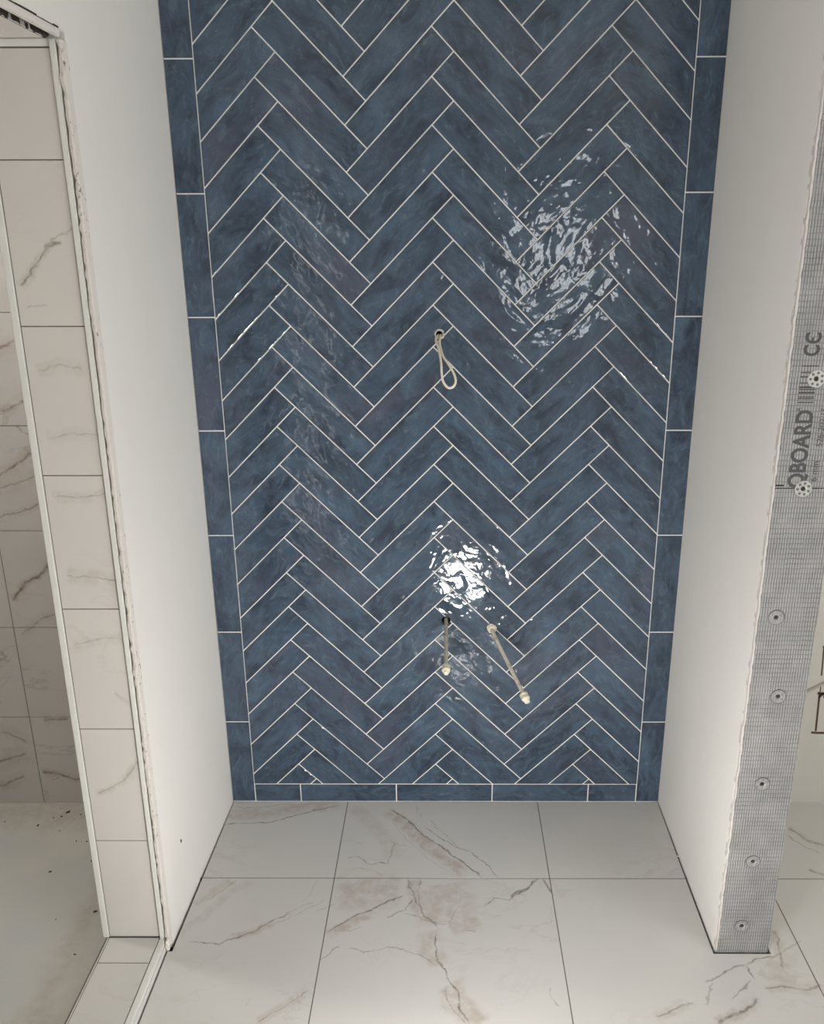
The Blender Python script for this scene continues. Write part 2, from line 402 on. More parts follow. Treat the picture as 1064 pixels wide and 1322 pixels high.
def offset_poly(P, d):
    n = len(P); out = []
    for i in range(n):
        a, b, c = Vector(P[i-1]), Vector(P[i]), Vector(P[(i+1) % n])
        e1, e2 = (b-a).normalized(), (c-b).normalized()
        n1, n2 = Vector((-e1.y, e1.x)), Vector((-e2.y, e2.x))
        k = (n1+n2); k = k/max(.15, (1+n1.dot(n2)))
        out.append(tuple(b+k*d))
    return out
def clip_rect(P, x0, y0, x1, y1):
    def cl(P, ax, v, s):
        o = []
        for i in range(len(P)):
            a, b = P[i], P[(i+1) % len(P)]; da, db = (a[ax]-v)*s, (b[ax]-v)*s
            if da >= 0: o.append(a)
            if da*db < 0:
                k = da/(da-db); o.append((a[0]+(b[0]-a[0])*k, a[1]+(b[1]-a[1])*k))
        return o
    for ax, v, s in ((0, x0, 1), (0, x1, -1), (1, y0, 1), (1, y1, -1)):
        P = cl(P, ax, v, s)
        if len(P) < 3: return []
    q = [P[0]]
    for a in P[1:]:
        if math.dist(a, q[-1]) > 1e-5: q.append(a)
    if math.dist(q[0], q[-1]) < 1e-5: q.pop()
    return q
def slab_mesh(name, P, thick, bev, rnd=0.):
    # a slab with a softened arris: P is its outline in its own plane, its face at z = 0
    if area(P) < 0: P = P[::-1]
    bm = bmesh.new(); n = len(P)
    rings = [(P, -thick), (P, -bev), (offset_poly(P, bev*.35), -bev*.3), (offset_poly(P, bev), 0.)]
    R = [[bm.verts.new((q[0], q[1], z)) for q in ring] for ring, z in rings]
    for k in range(3):
        for i in range(n):
            bm.faces.new((R[k][i], R[k][(i+1) % n], R[k+1][(i+1) % n], R[k+1][i]))
    bm.faces.new(R[3]); bm.faces.new(R[0][::-1])
    me = bpy.data.meshes.new(name); bm.to_mesh(me); bm.free(); return me
def frame(o, origin, ex, ey):
    ez = Vector(ex).cross(Vector(ey)); mm = Matrix.Identity(4)
    for i in range(3):
        mm[i][0] = ex[i]; mm[i][1] = ey[i]; mm[i][2] = ez[i]; mm[i][3] = origin[i]
    o.matrix_local = mm
def tube(bm, pts, r, seg=10, caps=True):
    n = len(pts); pts = [Vector(p) for p in pts]; rings = []
    up = None
    for i, p in enumerate(pts):
        t = (pts[min(i+1, n-1)]-pts[max(i-1, 0)]).normalized()
        if up is None: up = t.orthogonal().normalized()
        up = (up - t*up.dot(t)).normalized(); sd = t.cross(up)
        rr = r[i] if isinstance(r, (list, tuple)) else r
        rings.append([bm.verts.new(p+(up*math.cos(a)+sd*math.sin(a))*rr) for a in [2*math.pi*k/seg for k in range(seg)]])
    for a, b in zip(rings, rings[1:]):
        for k in range(seg): bm.faces.new((a[k], a[(k+1) % seg], b[(k+1) % seg], b[k]))
    if caps: bm.faces.new(rings[0][::-1]); bm.faces.new(rings[-1])
def smooth_path(P, sub=8):
    P = [Vector(p) for p in P]; out = []
    for i in range(len(P)-1):
        a, b, c, d = P[max(i-1, 0)], P[i], P[i+1], P[min(i+2, len(P)-1)]
        for k in range(sub):
            t = k/sub
            out.append(.5*((2*b)+(c-a)*t+(2*a-5*b+4*c-d)*t*t+(3*b-a-3*c+d)*t**3))
    out.append(P[-1]); return out
def cut(o, cutters):
    # bore real holes
    for c in cutters:
        md = o.modifiers.new('bore', 'BOOLEAN'); md.object = c; md.operation = 'DIFFERENCE'; md.solver = 'EXACT'
    dg = bpy.context.evaluated_depsgraph_get(); dg.update()
    me = bpy.data.meshes.new_from_object(o.evaluated_get(dg)); o.modifiers.clear(); o.data = me

# ------------------------------------------------------------------ measured places
XL, XR, XLI, XRI = 0.004, 1.351, 0.0764, 1.2781      # white side walls, inner edges of the tile borders
CEIL = 2.46
YR = -4.0; XE = 3.1                                  # wall behind the photographer, far right wall
YJ = -0.585; YS = -0.596                             # tiled jamb, end of the right stub
SH_X0 = -1.25; SH_Y0 = -1.64
Z_OPEN = 2.024

# ------------------------------------------------------------------ wall_back with the blue tiles
wall_back = structure(box('wall_back', (-.0, .011, -.12), (XE+.1, .2, CEIL), M['wallpaint']))
holes = []
HOLES = {'wire': ((0.663, 1.452), .011), 'pl': ((0.680, 0.628), .0135), 'pr': ((0.815, 0.603), .011)}
for k, ((hx, hz), hr) in HOLES.items():
    bm = bmesh.new(); tube(bm, [(hx, -.05, hz), (hx, .09, hz)], hr, 18); holes.append(bm_obj('bore', bm, None))
cut(wall_back, holes)
grout = box('grout', (XL+.0005, .0018, .0), (XR-.0005, .011, CEIL), M['grout'], wall_back); cut(grout, holes)
U = .0755; S2 = math.sqrt(.5); GAP = .0033
Ox, Oz = .700-5*U*S2, 1.580-5*U*S2
Z_BOT = .0655
rect = (XLI+GAP/2-.001, Z_BOT+GAP/2, XRI-GAP/2+.001, CEIL)
full_rect = [(-2*U+GAP/2, -U/2+GAP/2), (2*U-GAP/2, -U/2+GAP/2), (2*U-GAP/2, U/2-GAP/2), (-2*U+GAP/2, U/2-GAP/2)]
full_me = slab_mesh('wall_tile', full_rect, .009, .001); full_me.materials.append(M['blue'])
blue_tiles = []
def put_blue(me, cx, cz, ang):
    # small setting differences from tile to tile
    o = link('wall_tile', me, M['blue'], wall_back)
    ex = Vector((math.cos(ang), 0, math.sin(ang))); ey = Vector((-math.sin(ang), 0, math.cos(ang)))
    tx, ty = random.uniform(-.0022, .0022), random.uniform(-.004, .004)
    ez = ex.cross(ey)
    ex = (ex + ez*tx).normalized(); ey = (ey + ez*ty); ey = (ey - ex*ey.dot(ex)).normalized()
    frame(o, (cx, random.uniform(-.0002, .0002), cz), ex, ey); blue_tiles.append(o); return o
for a in range(-40, 60):
    for b in range(-60, 60):
        for kind in (0, 1):
            s = (a+b) % 8
            if kind == 0 and s != 0: continue
            if kind == 1 and s != 4: continue
            cu, cv = (a+2, b+.5) if kind == 0 else (a+.5, b+2)
            cx = Ox+(cu+cv)*U*S2; cz = Oz+(cu-cv)*U*S2
            if not (-.2 < cx < 1.6 and -.2 < cz < 2.8): continue
            ang = math.pi/4 if kind == 0 else -math.pi/4
            ca, sa = math.cos(ang), math.sin(ang)
            P = [(cx+x*ca-y*sa, cz+x*sa+y*ca) for x, y in full_rect]
            Q = clip_rect(P, *rect)
            if len(Q) < 3 or abs(area(Q)) < 1.5e-4: continue
            if abs(area(Q)-area(P)) < 1e-7: put_blue(full_me, cx, cz, ang)
            else:
                L_ = [((x-cx)*ca+(z-cz)*sa, -(x-cx)*sa+(z-cz)*ca) for x, z in Q]
                put_blue(slab_mesh('wall_tile', L_, .009, .001), cx, cz, ang)
def rect_tile(x0, z0, x1, z1, vert):
    cx, cz = (x0+x1)/2, (z0+z1)/2; w, h = (x1-x0)/2, (z1-z0)/2
    if vert: w, h = h, w
    me = slab_mesh('border_tile', [(-w, -h), (w, -h), (w, h), (-w, h)], .009, .0014)
    o = put_blue(me, cx, cz, math.pi/2 if vert else 0.); o.name = 'border_tile'
Z0 = .2882; g = GAP/2
zs = [.003]+[Z0+.302*k for k in range(8)]+[CEIL]
for k in range(len(zs)-1):
    lo = zs[k]+(g if k else 0)
    rect_tile(XL+.001, lo, XLI-g, zs[k+1]-g, True); rect_tile(XRI+g, lo, XR-.001, zs[k+1]-g, True)
xs = [XLI, .2207, .5227, .8247, 1.1267, XRI]
for k in range(5): rect_tile(xs[k]+g, .003, xs[k+1]-g, Z_BOT-g, False)
bpy.context.view_layer.update()
for o in blue_tiles:
    p = o.matrix_local.translation
    if any(math.hypot(p.x-h[0][0], p.z-h[0][1]) < .2 for h in HOLES.values()): cut(o, holes)
for h in holes: bpy.data.objects.remove(h)
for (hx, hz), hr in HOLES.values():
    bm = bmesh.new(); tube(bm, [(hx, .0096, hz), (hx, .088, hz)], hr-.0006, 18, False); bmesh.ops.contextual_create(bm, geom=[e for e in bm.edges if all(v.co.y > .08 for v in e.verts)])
    bm_obj('hole_shade', bm, M['dark'], wall_back)  # black sleeve added to darken the bore; its shade is in the colour
# plaster skim beyond the stub, with the marker lines drawn on it
skim = box('skim_coat', (1.4, .0, -.02), (XE, .011, CEIL), M['wallpaint'], wall_back)
def on_skim(px, py): return hit(px, py, 1, 0.)
def mark(P, w):
    bm = bmesh.new()
    for a, b in zip(P, P[1:]):
        a, b = Vector(a), Vector(b); d = (b-a).normalized(); n = Vector((-d.z, 0, d.x))*w/2
        q = [a+n, b+n, b-n, a-n]
        lo = [bm.verts.new((v.x, -.0006, v.z)) for v in q]; hi = [bm.verts.new((v.x, .001, v.z)) for v in q]
        bm.faces.new(lo); bm.faces.new(hi[::-1])
        for i in range(4): bm.faces.new((lo[i], hi[i], hi[(i+1) % 4], lo[(i+1) % 4]))
    return bm_obj('marker_line', bm, M['pencil'], skim)
H2 = (980, 780, 84/505)
cp = lambda pts: [on_skim(*q) for q in crop(*H2, pts)]
for pts, w in (([(505, 330), (485, 555)], .004), ([(480, 620), (475, 680)], .003), ([(470, 700), (440, 985)], .006), ([(405, 995), (440, 998), (560, 1000)], .0075),
               ([(455, 690), (520, 696), (580, 690)], .009), ([(495, 330), (570, 325)], .005), ([(465, 725), (500, 690)], .007), ([(500, 715), (540, 715)], .01)):
    mark(cp(pts), w)

# ------------------------------------------------------------------ floor
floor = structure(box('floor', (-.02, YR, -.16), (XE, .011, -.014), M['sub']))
GX = [XL-.02, .3681, .9681, 1.5665, 2.1665, 2.7665, XE]; GY = [0., -.341, -.941, -1.541, -2.141, -2.741, -3.341, YR]
JG = .0014; WG = .0075
strips = []
def floor_tile(P, name='floor_tile'):
    cx = sum(p[0] for p in P)/len(P); cy = sum(p[1] for p in P)/len(P)
    me = slab_mesh(name, [(x-cx, y-cy) for x, y in P], .012, .0002)
    return link(name, me, M['floor'], floor, (cx, cy, 0))
LEAN0 = -.016
def wall_x(y): return XL+LEAN0*min(1., -y/.58)
SX0, SX1 = XR, 1.484
for j in range(len(GY)-1):
    y1, y0 = GY[j]-JG, GY[j+1]+JG
    if j == 0: y1 = -.0005
    for i in range(len(GX)-1):
        x0, x1 = GX[i]+JG, GX[i+1]-JG
        if i == 0:
            gp = lambda y: .003 + .004*min(1, -y/.5)
            if j < 2:
                yb = YS-.01
                P = [(wall_x(y0)+gp(y0), y0), (x1, y0), (x1, y1), (wall_x(y1)+gp(y1), y1)]
                if j == 1: P = [(-.0165, y0), (x1, y0), (x1, y1), (wall_x(y1)+gp(y1), y1), (wall_x(-.58)+gp(-.58), -.6), (-.0165, -.6)]
                floor_tile(P)
            else: floor_tile([(-.0165, y0), (x1, y0), (x1, y1), (-.0165, y1)])
        elif i == 2 and j == 0:
            floor_tile([(x0, y0), (SX0-WG+.002, y0), (SX0-.003, y1), (x0, y1)])
            floor_tile([(SX1+WG*.6, y0), (x1, y0), (x1, y1), (SX1+WG*.6, y1)])
        elif i == 2 and j == 1:
            floor_tile([(x0, y0), (x1, y0), (x1, y1), (SX1+.004, y1), (SX1+.004, YS-.008), (SX0-.006, YS-.008), (SX0-WG+.002, y1), (x0, y1)])
        else: floor_tile([(x0, y0), (x1, y0), (x1, y1), (x0, y1)])
bm = bmesh.new()
for x in GX[1:-1]: add_box(bm, (x-JG-.001, YR, -.0135), (x+JG+.001, 0, -.0003))
for y in GY[1:-1]:
    for xa, xb in ([(XL-.01, SX0-.004), (SX1+.004, XE)] if y > -.5 else [(-.016, XE)]): add_box(bm, (xa, y-JG-.001, -.0135), (xb, y+JG+.001, -.0003))
bm_obj('grout', bm, M['dark_grout'], floor)

# ------------------------------------------------------------------ wall_left: stub, lintel over the shower opening, long wall
def lean(v):
    f = max(0, min(1, -v.y/.58)); k = max(0, 1-v.z/1.8); v.x += LEAN0*f*k
def leaned(bm):
    bmesh.ops.subdivide_edges(bm, edges=[e for e in bm.edges if abs(e.verts[0].co.z-e.verts[1].co.z) > 1.9], cuts=5)
    for v in bm.verts: lean(v.co)
    return bm
bm = bmesh.new()
add_box(bm, (-.152, YJ+.011, -.05), (XL, .0, CEIL))
wall_left = structure(bm_obj('wall_left', leaned(bm), M['plaster']))
OPEN_Y0 = -1.55
boxes('lintel', [((-.152, OPEN_Y0, Z_OPEN+.012), (XL, YJ+.011, CEIL)), ((-.152, -1.64, -.05), (XL, OPEN_Y0, CEIL)), ((-.152, -2.25, 1.95), (XL, -1.64, CEIL)), ((-.152, YR, -.05), (XL, -2.25, CEIL))], M['plaster'], wall_left)
# rough plaster arris along the jamb
def rough_strip(name, z0, z1, xf, y0, y1, wmin, wmax, mat, parent, step=.012, both=False):
    bm = bmesh.new(); prev = None; z = z0
    while z <= z1+1e-6:
        a = xf(z); w = random.uniform(wmin, wmax); yy = y0+random.uniform(-.0012, .0012)
        ring = [bm.verts.new(q) for q in ((a-w, y1, z), (a-w*random.uniform(.7, 1.), yy+.0012, z), (a-w*.4, yy, z), (a, yy+.001, z), (a+.0006, y1, z))]
        if prev:
            for i in range(4): bm.faces.new((prev[i], prev[i+1], ring[i+1], ring[i]))
        else: bm.faces.new(ring)
        prev = ring; z += step
    bm.faces.new(prev[::-1])
    o = bm_obj(name, bm, mat, parent); return o
lx = lambda z: XL + LEAN0*max(0, 1-z/1.8)
rough_strip('plaster_arris', .004, 2.03, lambda z: lx(z)+.0004, -.5925, YJ+.012, .0095, .0125, M['plaster_edge'], wall_left)
# marble on the jamb
JX0, JX1 = -.1465, -.0225
jz = [.0315, .320, .6265, .925, 1.225, 1.526, 1.826, Z_OPEN-.0145]
def lean_x(z): return LEAN0*max(0, 1-z/1.8)
for a, b in zip(jz, jz[1:]):
    zc = (a+b)/2
    P = [(JX0+lean_x(a), a+.0010-zc), (JX1+lean_x(a), a+.0010-zc), (JX1+lean_x(b), b-.0010-zc), (JX0+lean_x(b), b-.0010-zc)]
    o = link('jamb_tile', slab_mesh('jamb_tile', P, .0095, .0006), M['jamb'], wall_left)
    frame(o, (0, YJ, zc), (1, 0, 0), (0, 0, 1))
bm = bmesh.new(); add_box(bm, (-.150, YJ+.0015, .03), (-.02, YJ+.0115, Z_OPEN)); leaned(bm)
bm_obj('grout', bm, M['dark_grout'], wall_left)
def profile(name, x0, x1, z0, z1, y0, y1, mat=None):
    bm = bmesh.new(); add_box(bm, (x0, y0, z0), (x1, y1, z1)); leaned(bm)
    bmesh.ops.bevel(bm, geom=[e for e in bm.edges if abs(e.verts[0].co.z-e.verts[1].co.z) > .1 and e.verts[0].co.y < (y0+y1)/2], offset=.002, segments=2, affect='EDGES')
    return bm_obj(name, bm, mat or M['trim'], wall_left)
profile('edge_profile', -.164, -.1485, .03, Z_OPEN-.002, YJ-.0015, YJ+.02)
profile('edge_profile', -.0205, -.0085, .03, Z_OPEN-.002, YJ-.006, YJ+.012)
box('edge_profile', (-.164, YJ-.0015, Z_OPEN-.0125), (-.012, YJ+.010, Z_OPEN-.0005), M['trim'], wall_left)
box('nail_hole', (0, 0, 0), (.0015, .004, .008), M['dark'], wall_left).location = hit(233.5, 1088, 0, XL-.009)
# soffit marble, lintel skim and the unfilled gap beside it
for ya, yb in ((YJ-.004, -.88), (-.882, -1.18), (-1.182, OPEN_Y0)):
    o = link('soffit_tile', slab_mesh('soffit_tile', [(-.164, yb), (-.025, yb), (-.025, ya-.0), (-.164, ya)], .0095, .0006), M['jamb'], wall_left)
    frame(o, (0, 0, Z_OPEN), (1, 0, 0), (0, -1, 0)); o.data.transform(Matrix.Scale(-1, 4, (0, 1, 0))); o.data.flip_normals()
box('gap_shade', (-.03, OPEN_Y0, Z_OPEN+.0095), (-.003, YJ+.0, Z_OPEN+.013), M['dark'], wall_left)  # black strip stands in for the shade inside the unfilled gap
bm = bmesh.new(); y = -.6
while y > OPEN_Y0:
    h = random.uniform(.0005, .0032); l = random.uniform(.012, .05); add_box(bm, (XL-.001, y-l, Z_OPEN+.0125), (XL+.0010, y, Z_OPEN+.0125+h)); y -= l
bm_obj('crack', bm, M['crumb'], wall_left)
bm = bmesh.new(); prev = None; y = YJ-.002
while y > OPEN_Y0:
    a = random.uniform(-.0255, -.0215); zb = Z_OPEN+random.uniform(-.001, .006)
    if random.random() < .12: a = -.014
    ring = [bm.verts.new(q) for q in ((-.0275, y, zb+.004), (-.0275, y, Z_OPEN-.0005), (a, y, zb), (a, y, zb+.008))]
    if prev:
        for i in range(3): bm.faces.new((prev[i], prev[i+1], ring[i+1], ring[i]))
    prev = ring; y -= .012
bm_obj('mortar_edge', bm, M['crumb'], wall_left)
box('corner_bead', (-.0035, OPEN_Y0, Z_OPEN-.001), (XL+.0015, -.598, Z_OPEN+.012), M['plaster_edge'], wall_left, .0015)

# ------------------------------------------------------------------ raised threshold between bathroom and shower
thr = structure(box('floor_threshold', (-.155+LEAN0, OPEN_Y0, -.05), (-.030+LEAN0+.005, YJ+.011, .0294), M['dark_grout']))
ty = [YJ-.001, -.6655, -.9655, -1.2655, OPEN_Y0]
for a, b in zip(ty, ty[1:]):
    P = [(-.1465+LEAN0, b+.0013), (-.0225+LEAN0, b+.0013), (-.0225+LEAN0, a-.0013), (-.1465+LEAN0, a-.0013)]
    link('threshold_tile', slab_mesh('threshold_tile', P, .0095, .0006), M['curb'], thr, (0, 0, .030))
box('edge_profile', (-.0205+LEAN0, OPEN_Y0, .016), (-.0065+LEAN0, YJ-.004, .0305), M['trim'], thr, .0018)
box('edge_profile', (-.0215+LEAN0, OPEN_Y0, -.012), (-.0052+LEAN0, YJ-.006, .0155), M['trim'], thr, .001)
box('edge_profile', (-.1515+LEAN0, OPEN_Y0, -.02), (-.148+LEAN0, YJ-.002, .0302), M['trim'], thr, .0008)
# crumbled plaster at the foot of the arris
bm = bmesh.new(); bmesh.ops.create_icosphere(bm, subdivisions=2, radius=.008)
for v in bm.verts: v.co = Vector((v.co.x*.7, v.co.y*.8, v.co.z*2.4))+Vector([random.uniform(-.0015, .0015) for _ in range(3)])
bm_obj('plaster_lump', bm, M['plaster_edge'], wall_left, (-.0155, -.597, .018))

# ------------------------------------------------------------------ shower
wsh = structure(box('wall_shower', (SH_X0-.1, .011, -.12), (.0, .2, CEIL), M['dark_grout']))
wx = [SH_X0, -1.197, -.597, -.12]; wz = [-.02]+[.3045+.3015*k for k in range(8)]
for i in range(3):
    for k in range(7):
        x0, x1, z0, z1 = wx[i]+.001, wx[i+1]-.001, wz[k]+.001, wz[k+1]-.001
        w, h = (x1-x0)/2, (z1-z0)/2
        o = link('wall_tile', slab_mesh('shower_tile', [(-w, -h), (w, -h), (w, h), (-w, h)], .0105, .0006), M['shower'], wsh)
        frame(o, ((x0+x1)/2, 0, (z0+z1)/2), (1, 0, 0), (0, 0, 1))
structure(box('wall_shower_side', (SH_X0-.1, SH_Y0, -.1), (SH_X0, .011, CEIL), M['wallpaint']))
structure(box('wall_shower_front', (SH_X0, SH_Y0-.1, -.1), (-.152, SH_Y0, CEIL), M['wallpaint']))
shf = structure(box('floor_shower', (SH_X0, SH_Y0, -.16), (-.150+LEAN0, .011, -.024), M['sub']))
for x0, x1 in ((SH_X0, -.1665),):
    for y0, y1 in ((-1.2, 0.), (SH_Y0, -1.2)):
        link('floor_tile', slab_mesh('shower_floor_tile', [(x0+.0006, y0+.0006), (x1-.0006, y0+.0006), (x1-.0006, y1-.0006), (x0+.0006, y1-.0006)], .020, .0004), M['tray'], shf, (0, 0, -.004))

# ------------------------------------------------------------------ wall_right: plastered stub clad at its end with backer board
wall_right = structure(box('wall_right', (XR, YS+.007, -.013), (SX1-.004, .011, CEIL), M['plaster']))
box('plaster_face', (SX1-.005, YS+.007, -.013), (SX1, .011, CEIL), M['wallpaint'], wall_right)
BX0 = XR+.0046
def board_piece(z0, z1):
    bm = bmesh.new(); n = int((z1-z0)/.02); L = []; R_ = []
    for k in range(n+1):
        z = z0+(z1-z0)*k/n
        L.append((BX0-.001+random.uniform(-.001, .001), z)); R_.append((SX1-.0015+random.uniform(-.0022, .0016), z))
    for y in (YS, YS+.0072):
        for l, r in ((L, R_),):
            pass
    vf = [[bm.verts.new((x, y, z)) for x, z in side] for y in (YS, YS+.0072) for side in (L, R_)]
    for k in range(n):
        bm.faces.new((vf[0][k], vf[1][k], vf[1][k+1], vf[0][k+1])); bm.faces.new((vf[2][k], vf[2][k+1], vf[3][k+1], vf[3][k]))
        bm.faces.new((vf[0][k], vf[0][k+1], vf[2][k+1], vf[2][k])); bm.faces.new((vf[1][k], vf[3][k], vf[3][k+1], vf[1][k+1]))
    for k in (0, n): bm.faces.new((vf[0][k], vf[1][k], vf[3][k], vf[2][k]))
    return bm_obj('backer_board', bm, M['board'], wall_right)
b_lo = board_piece(-.006, 1.1985); b_hi = board_piece(1.2005, CEIL)
b_lo['label'] = b_hi['label'] = 'grey cement coated backer board with woven mesh'
def notch(x0, x1, z): box('notch', (x0, YS-.0008, z), (x1, YS+.003, z+.0025), M['dark'], b_hi)
notch(BX0, BX0+.018, 1.2045)
rough_strip('plaster_arris', .0, CEIL, lambda z: XR+.0048+random.uniform(-.0006, .0006), YS-.001, YS+.012, .0042, .0054, M['arris'], wall_right)
# washers with their screws
def washer(px, py, flat):
    p = hit(px, py, 1, YS)
    bm = bmesh.new(); R = .0172
    prof = [(R, 0.), (R, .0012), (R-.0014, .0018), (.0075, .0016), (.005, -.0008 if not flat else .0002)] if not flat else [(R, 0.), (R, .0012), (R-.0014, .0018), (.0075, .0018), (.005, .0004)]
    seg = 28; rings = [[bm.verts.new((r*math.cos(2*math.pi*k/seg), r*math.sin(2*math.pi*k/seg), z)) for k in range(seg)] for r, z in prof]
    for a, b in zip(rings, rings[1:]):
        for k in range(seg): bm.faces.new((a[k], a[(k+1) % seg], b[(k+1) % seg], b[k]))
    w = bm_obj('washer', bm, M['zinc'] if flat else M['washer_skim'], wall_right)
    frame(w, p, (1, 0, 0), (0, 0, 1)); w.rotation_euler.y += 0
    for k in range(7 if flat else 6):
        a = 2*math.pi*k/(7 if flat else 6)+.5
        bm = bmesh.new(); r = .0034 if flat else .0026
        tube(bm, [(0, 0, .0008), (0, 0, .00205)], [r, r*.8], 12)
        o = bm_obj('dimple', bm, M['zinc_dim'] if flat else M['board'], w, (.0118*math.cos(a), .0118*math.sin(a), 0))
    if not flat:
        for rr in (R-.0004, .0082):
            bm = bmesh.new(); n = 28
            rg = [[bm.verts.new((q*math.cos(2*math.pi*k/n), q*math.sin(2*math.pi*k/n), z)) for k in range(n)] for q, z in ((rr-.0005, .0012), (rr-.0003, .0023), (rr+.0003, .0023), (rr+.0005, .0))]
            for a_, b_ in zip(rg, rg[1:]):
                for k in range(n): bm.faces.new((a_[k], a_[(k+1) % n], b_[(k+1) % n], b_[k]))
            bm_obj('rim', bm, M['zinc_dim'] if rr > .01 else M['zinc'], w, smooth=True)
    bm = bmesh.new(); tube(bm, [(0, 0, -.004), (0, 0, -.0002), (0, 0, .0006), (0, 0, .0002)], [.005, .005, .0042, .0016], 14)
    bm_obj('screw', bm, M['screw'], w, smooth=True)
M['washer_skim'] = simple('skimmed_washer', srgb(146, 144, 142), .5, .0012, 220, .14, .25)
washer(1037, 631, True); washer(1054, 489, True)
for q in ((1002, 797), (1004.5, 899), (984, 1012), (972, 1112), (957.5, 1195)): washer(*q, False)
# printing on the upper board
def text(body, px, py, size, sx=1., bold=False):
    cu = bpy.data.curves.new('print', 'FONT'); cu.body = body; cu.size = size; cu.extrude = .0002; cu.align_x = 'LEFT'
    if bold: cu.offset = size*.03
    o = bpy.data.objects.new('print', cu); C.objects.link(o)
    bpy.context.view_layer.update(); dg = bpy.context.evaluated_depsgraph_get()
    me = bpy.data.meshes.new_from_object(o.evaluated_get(dg)); bpy.data.objects.remove(o)
    me.transform(Matrix.Scale(sx, 4, (1, 0, 0)))
    t = link('print', me, M['board_print'], b_hi); p = hit(px, py, 1, YS)
    frame(t, (p.x, YS-.0003, p.z), (0, 0, 1), (-1, 0, 0)); return t
text('QBOARD', 1036.5, 630, .046, .83, True)
text('R', 1034, 531, .013)
text('6 mm', 1054, 622, .019)
text('526-202 15', 1061, 577, .0175)
text('C', 1056.5, 460, .042, .75, True)
text('C', 1059, 444, .042, .75, True)
def bar(px0, px1, py, h):
    a, b = hit(px0, py, 1, YS), hit(px1, py, 1, YS)
    box('print', (a.x, YS-.0004, a.z-h/2), (b.x, YS+.001, a.z+h/2), M['board_print'], b_hi)
bar(1048.2, 1050.6, 438.5, .008)
for k, py in enumerate((472.5, 481, 486.5, 494.5, 500, 503, 507, 512.5, 514.5, 519.5)):
    bar(1035.5-.12*(py-472)+0, 1057-.15*(py-472), py, (.0022, .0022, .003, .002, .004, .0022, .004, .002, .002, .0022)[k])

# ------------------------------------------------------------------ rest of the room
def holed_wall(name, ax, v0, v1, u0, u1, openings, mat):
    # a wall normal to axis ax between v0..v1, spanning u0..u1, with rectangular openings (ua, ub, za, zb)
    L = []; cur = u0
    def bx(ua, ub, za, zb):
        if ub-ua < 1e-4 or zb-za < 1e-4: return
        L.append(((v0, ua, za), (v1, ub, zb)) if ax == 0 else ((ua, v0, za), (ub, v1, zb)))
    for ua, ub, za, zb in sorted(openings):
        bx(cur, ua, -.1, CEIL); bx(ua, ub, -.1, za); bx(ua, ub, zb, CEIL); cur = ub
    bx(cur, u1, -.1, CEIL)
    return structure(boxes(name, L, mat))
holed_wall('wall_rear', 1, YR-.12, YR, -.15, XE+.12, [(1.26, 1.68, 1.25, 1.9)], M['wallpaint'])
holed_wall('wall_side', 0, XE, XE+.12, YR, .011, [(-3.3, -1.5, .7, 2.1)], M['wallpaint'])
structure(box('ceiling', (SH_X0-.1, YR-.12, CEIL), (XE+.12, .2, CEIL+.12), M['plaster']))
def window(name, ax, v, ua, ub, za, zb, strength, vin):
    f = .045
    def b(u0, u1, z0, z1, d0, d1): return ((v+d0, u0, z0), (v+d1, u1, z1)) if ax == 0 else ((u0, v+d0, z0), (u1, v+d1, z1))
    um = (ua+ub)/2
    w = structure(boxes(name, [b(ua, ub, za, za+f, -.025, .025), b(ua, ub, zb-f, zb, -.025, .025), b(ua, ua+f, za+f, zb-f, -.025, .025), b(ub-f, ub, za+f, zb-f, -.025, .025), b(um-.02, um+.02, za+f, zb-f, -.02, .02)], M['trim']))
    mt = emitter('pane_glow_'+name, (.95, .975, 1.), strength)
    for u0, u1 in ((ua+f, um-.02), (um+.02, ub-f)):
        a, c = b(u0, u1, za+f, zb-f, -.004, .004); box('pane', a, c, mt, w)
    return w
window('window_1', 1, YR-.05, 1.26, 1.68, 1.25, 1.9, WIN_REAR, 1)
window('fill_window', 0, XE+.05, -3.3, -1.5, .7, 2.1, WIN_FILL, -1)  # unseen window added as a broad soft light from the right

d1 = window('fill_door', 0, -.06, -2.25, -1.64, .0, 1.95, DOOR_FILL, 1)  # unseen glowing glass door added to light the right alcove wall
# ------------------------------------------------------------------ things
# looped lamp cable
hx, hz = HOLES['wire'][0]
def wp_(px, py, d): return hit(px, py, 1, -d)
K = (500, 360, 140/1064)
k_ = lambda x, y, d: wp_(500+x*K[2], 360+y*K[2], d)
bm = bmesh.new()
loop = [(hx-.003, .05, hz-.003), (hx-.003, .004, hz-.003), k_(478, 600, .03), k_(505, 690, .07), k_(528, 820, .105), k_(535, 930, .125), k_(550, 1010, .135), k_(600, 1068, .14),
        k_(650, 1055, .138), k_(672, 1000, .132), k_(650, 920, .118), k_(600, 835, .098), k_(550, 760, .075), k_(520, 660, .045), k_(515, 600, .022), (hx+.0035, .004, hz-.003), (hx+.0035, .05, hz-.003)]
tube(bm, smooth_path(loop, 8), .0031, 10)
wire = tag(bpy.data.objects.new('lamp_cable', None), 'cream looped electrical cable hanging from a hole in the blue tiles', 'cable'); C.objects.link(wire)
wire.location = (hx, 0, hz)
def under(o, parent):
    o.parent = parent; o.matrix_parent_inverse = Matrix.Translation(-parent.location); return o
under(bm_obj('cable_loop', bm, M['wire'], smooth=True), wire)
bm = bmesh.new()
seg, R1, R2 = 22, .0135, .0092
rings = []
for r, y in ((R1, -.0005), (R1-.002, -.004), (R2+.001, -.0045), (R2, -.001), (R2, .006)):
    rings.append([bm.verts.new((hx+r*math.cos(a)*random.uniform(.85, 1.15), y+random.uniform(-.0012, .0008) if y < 0 else y, hz+r*math.sin(a)*random.uniform(.85, 1.15))) for a in [2*math.pi*k/seg for k in range(seg)]])
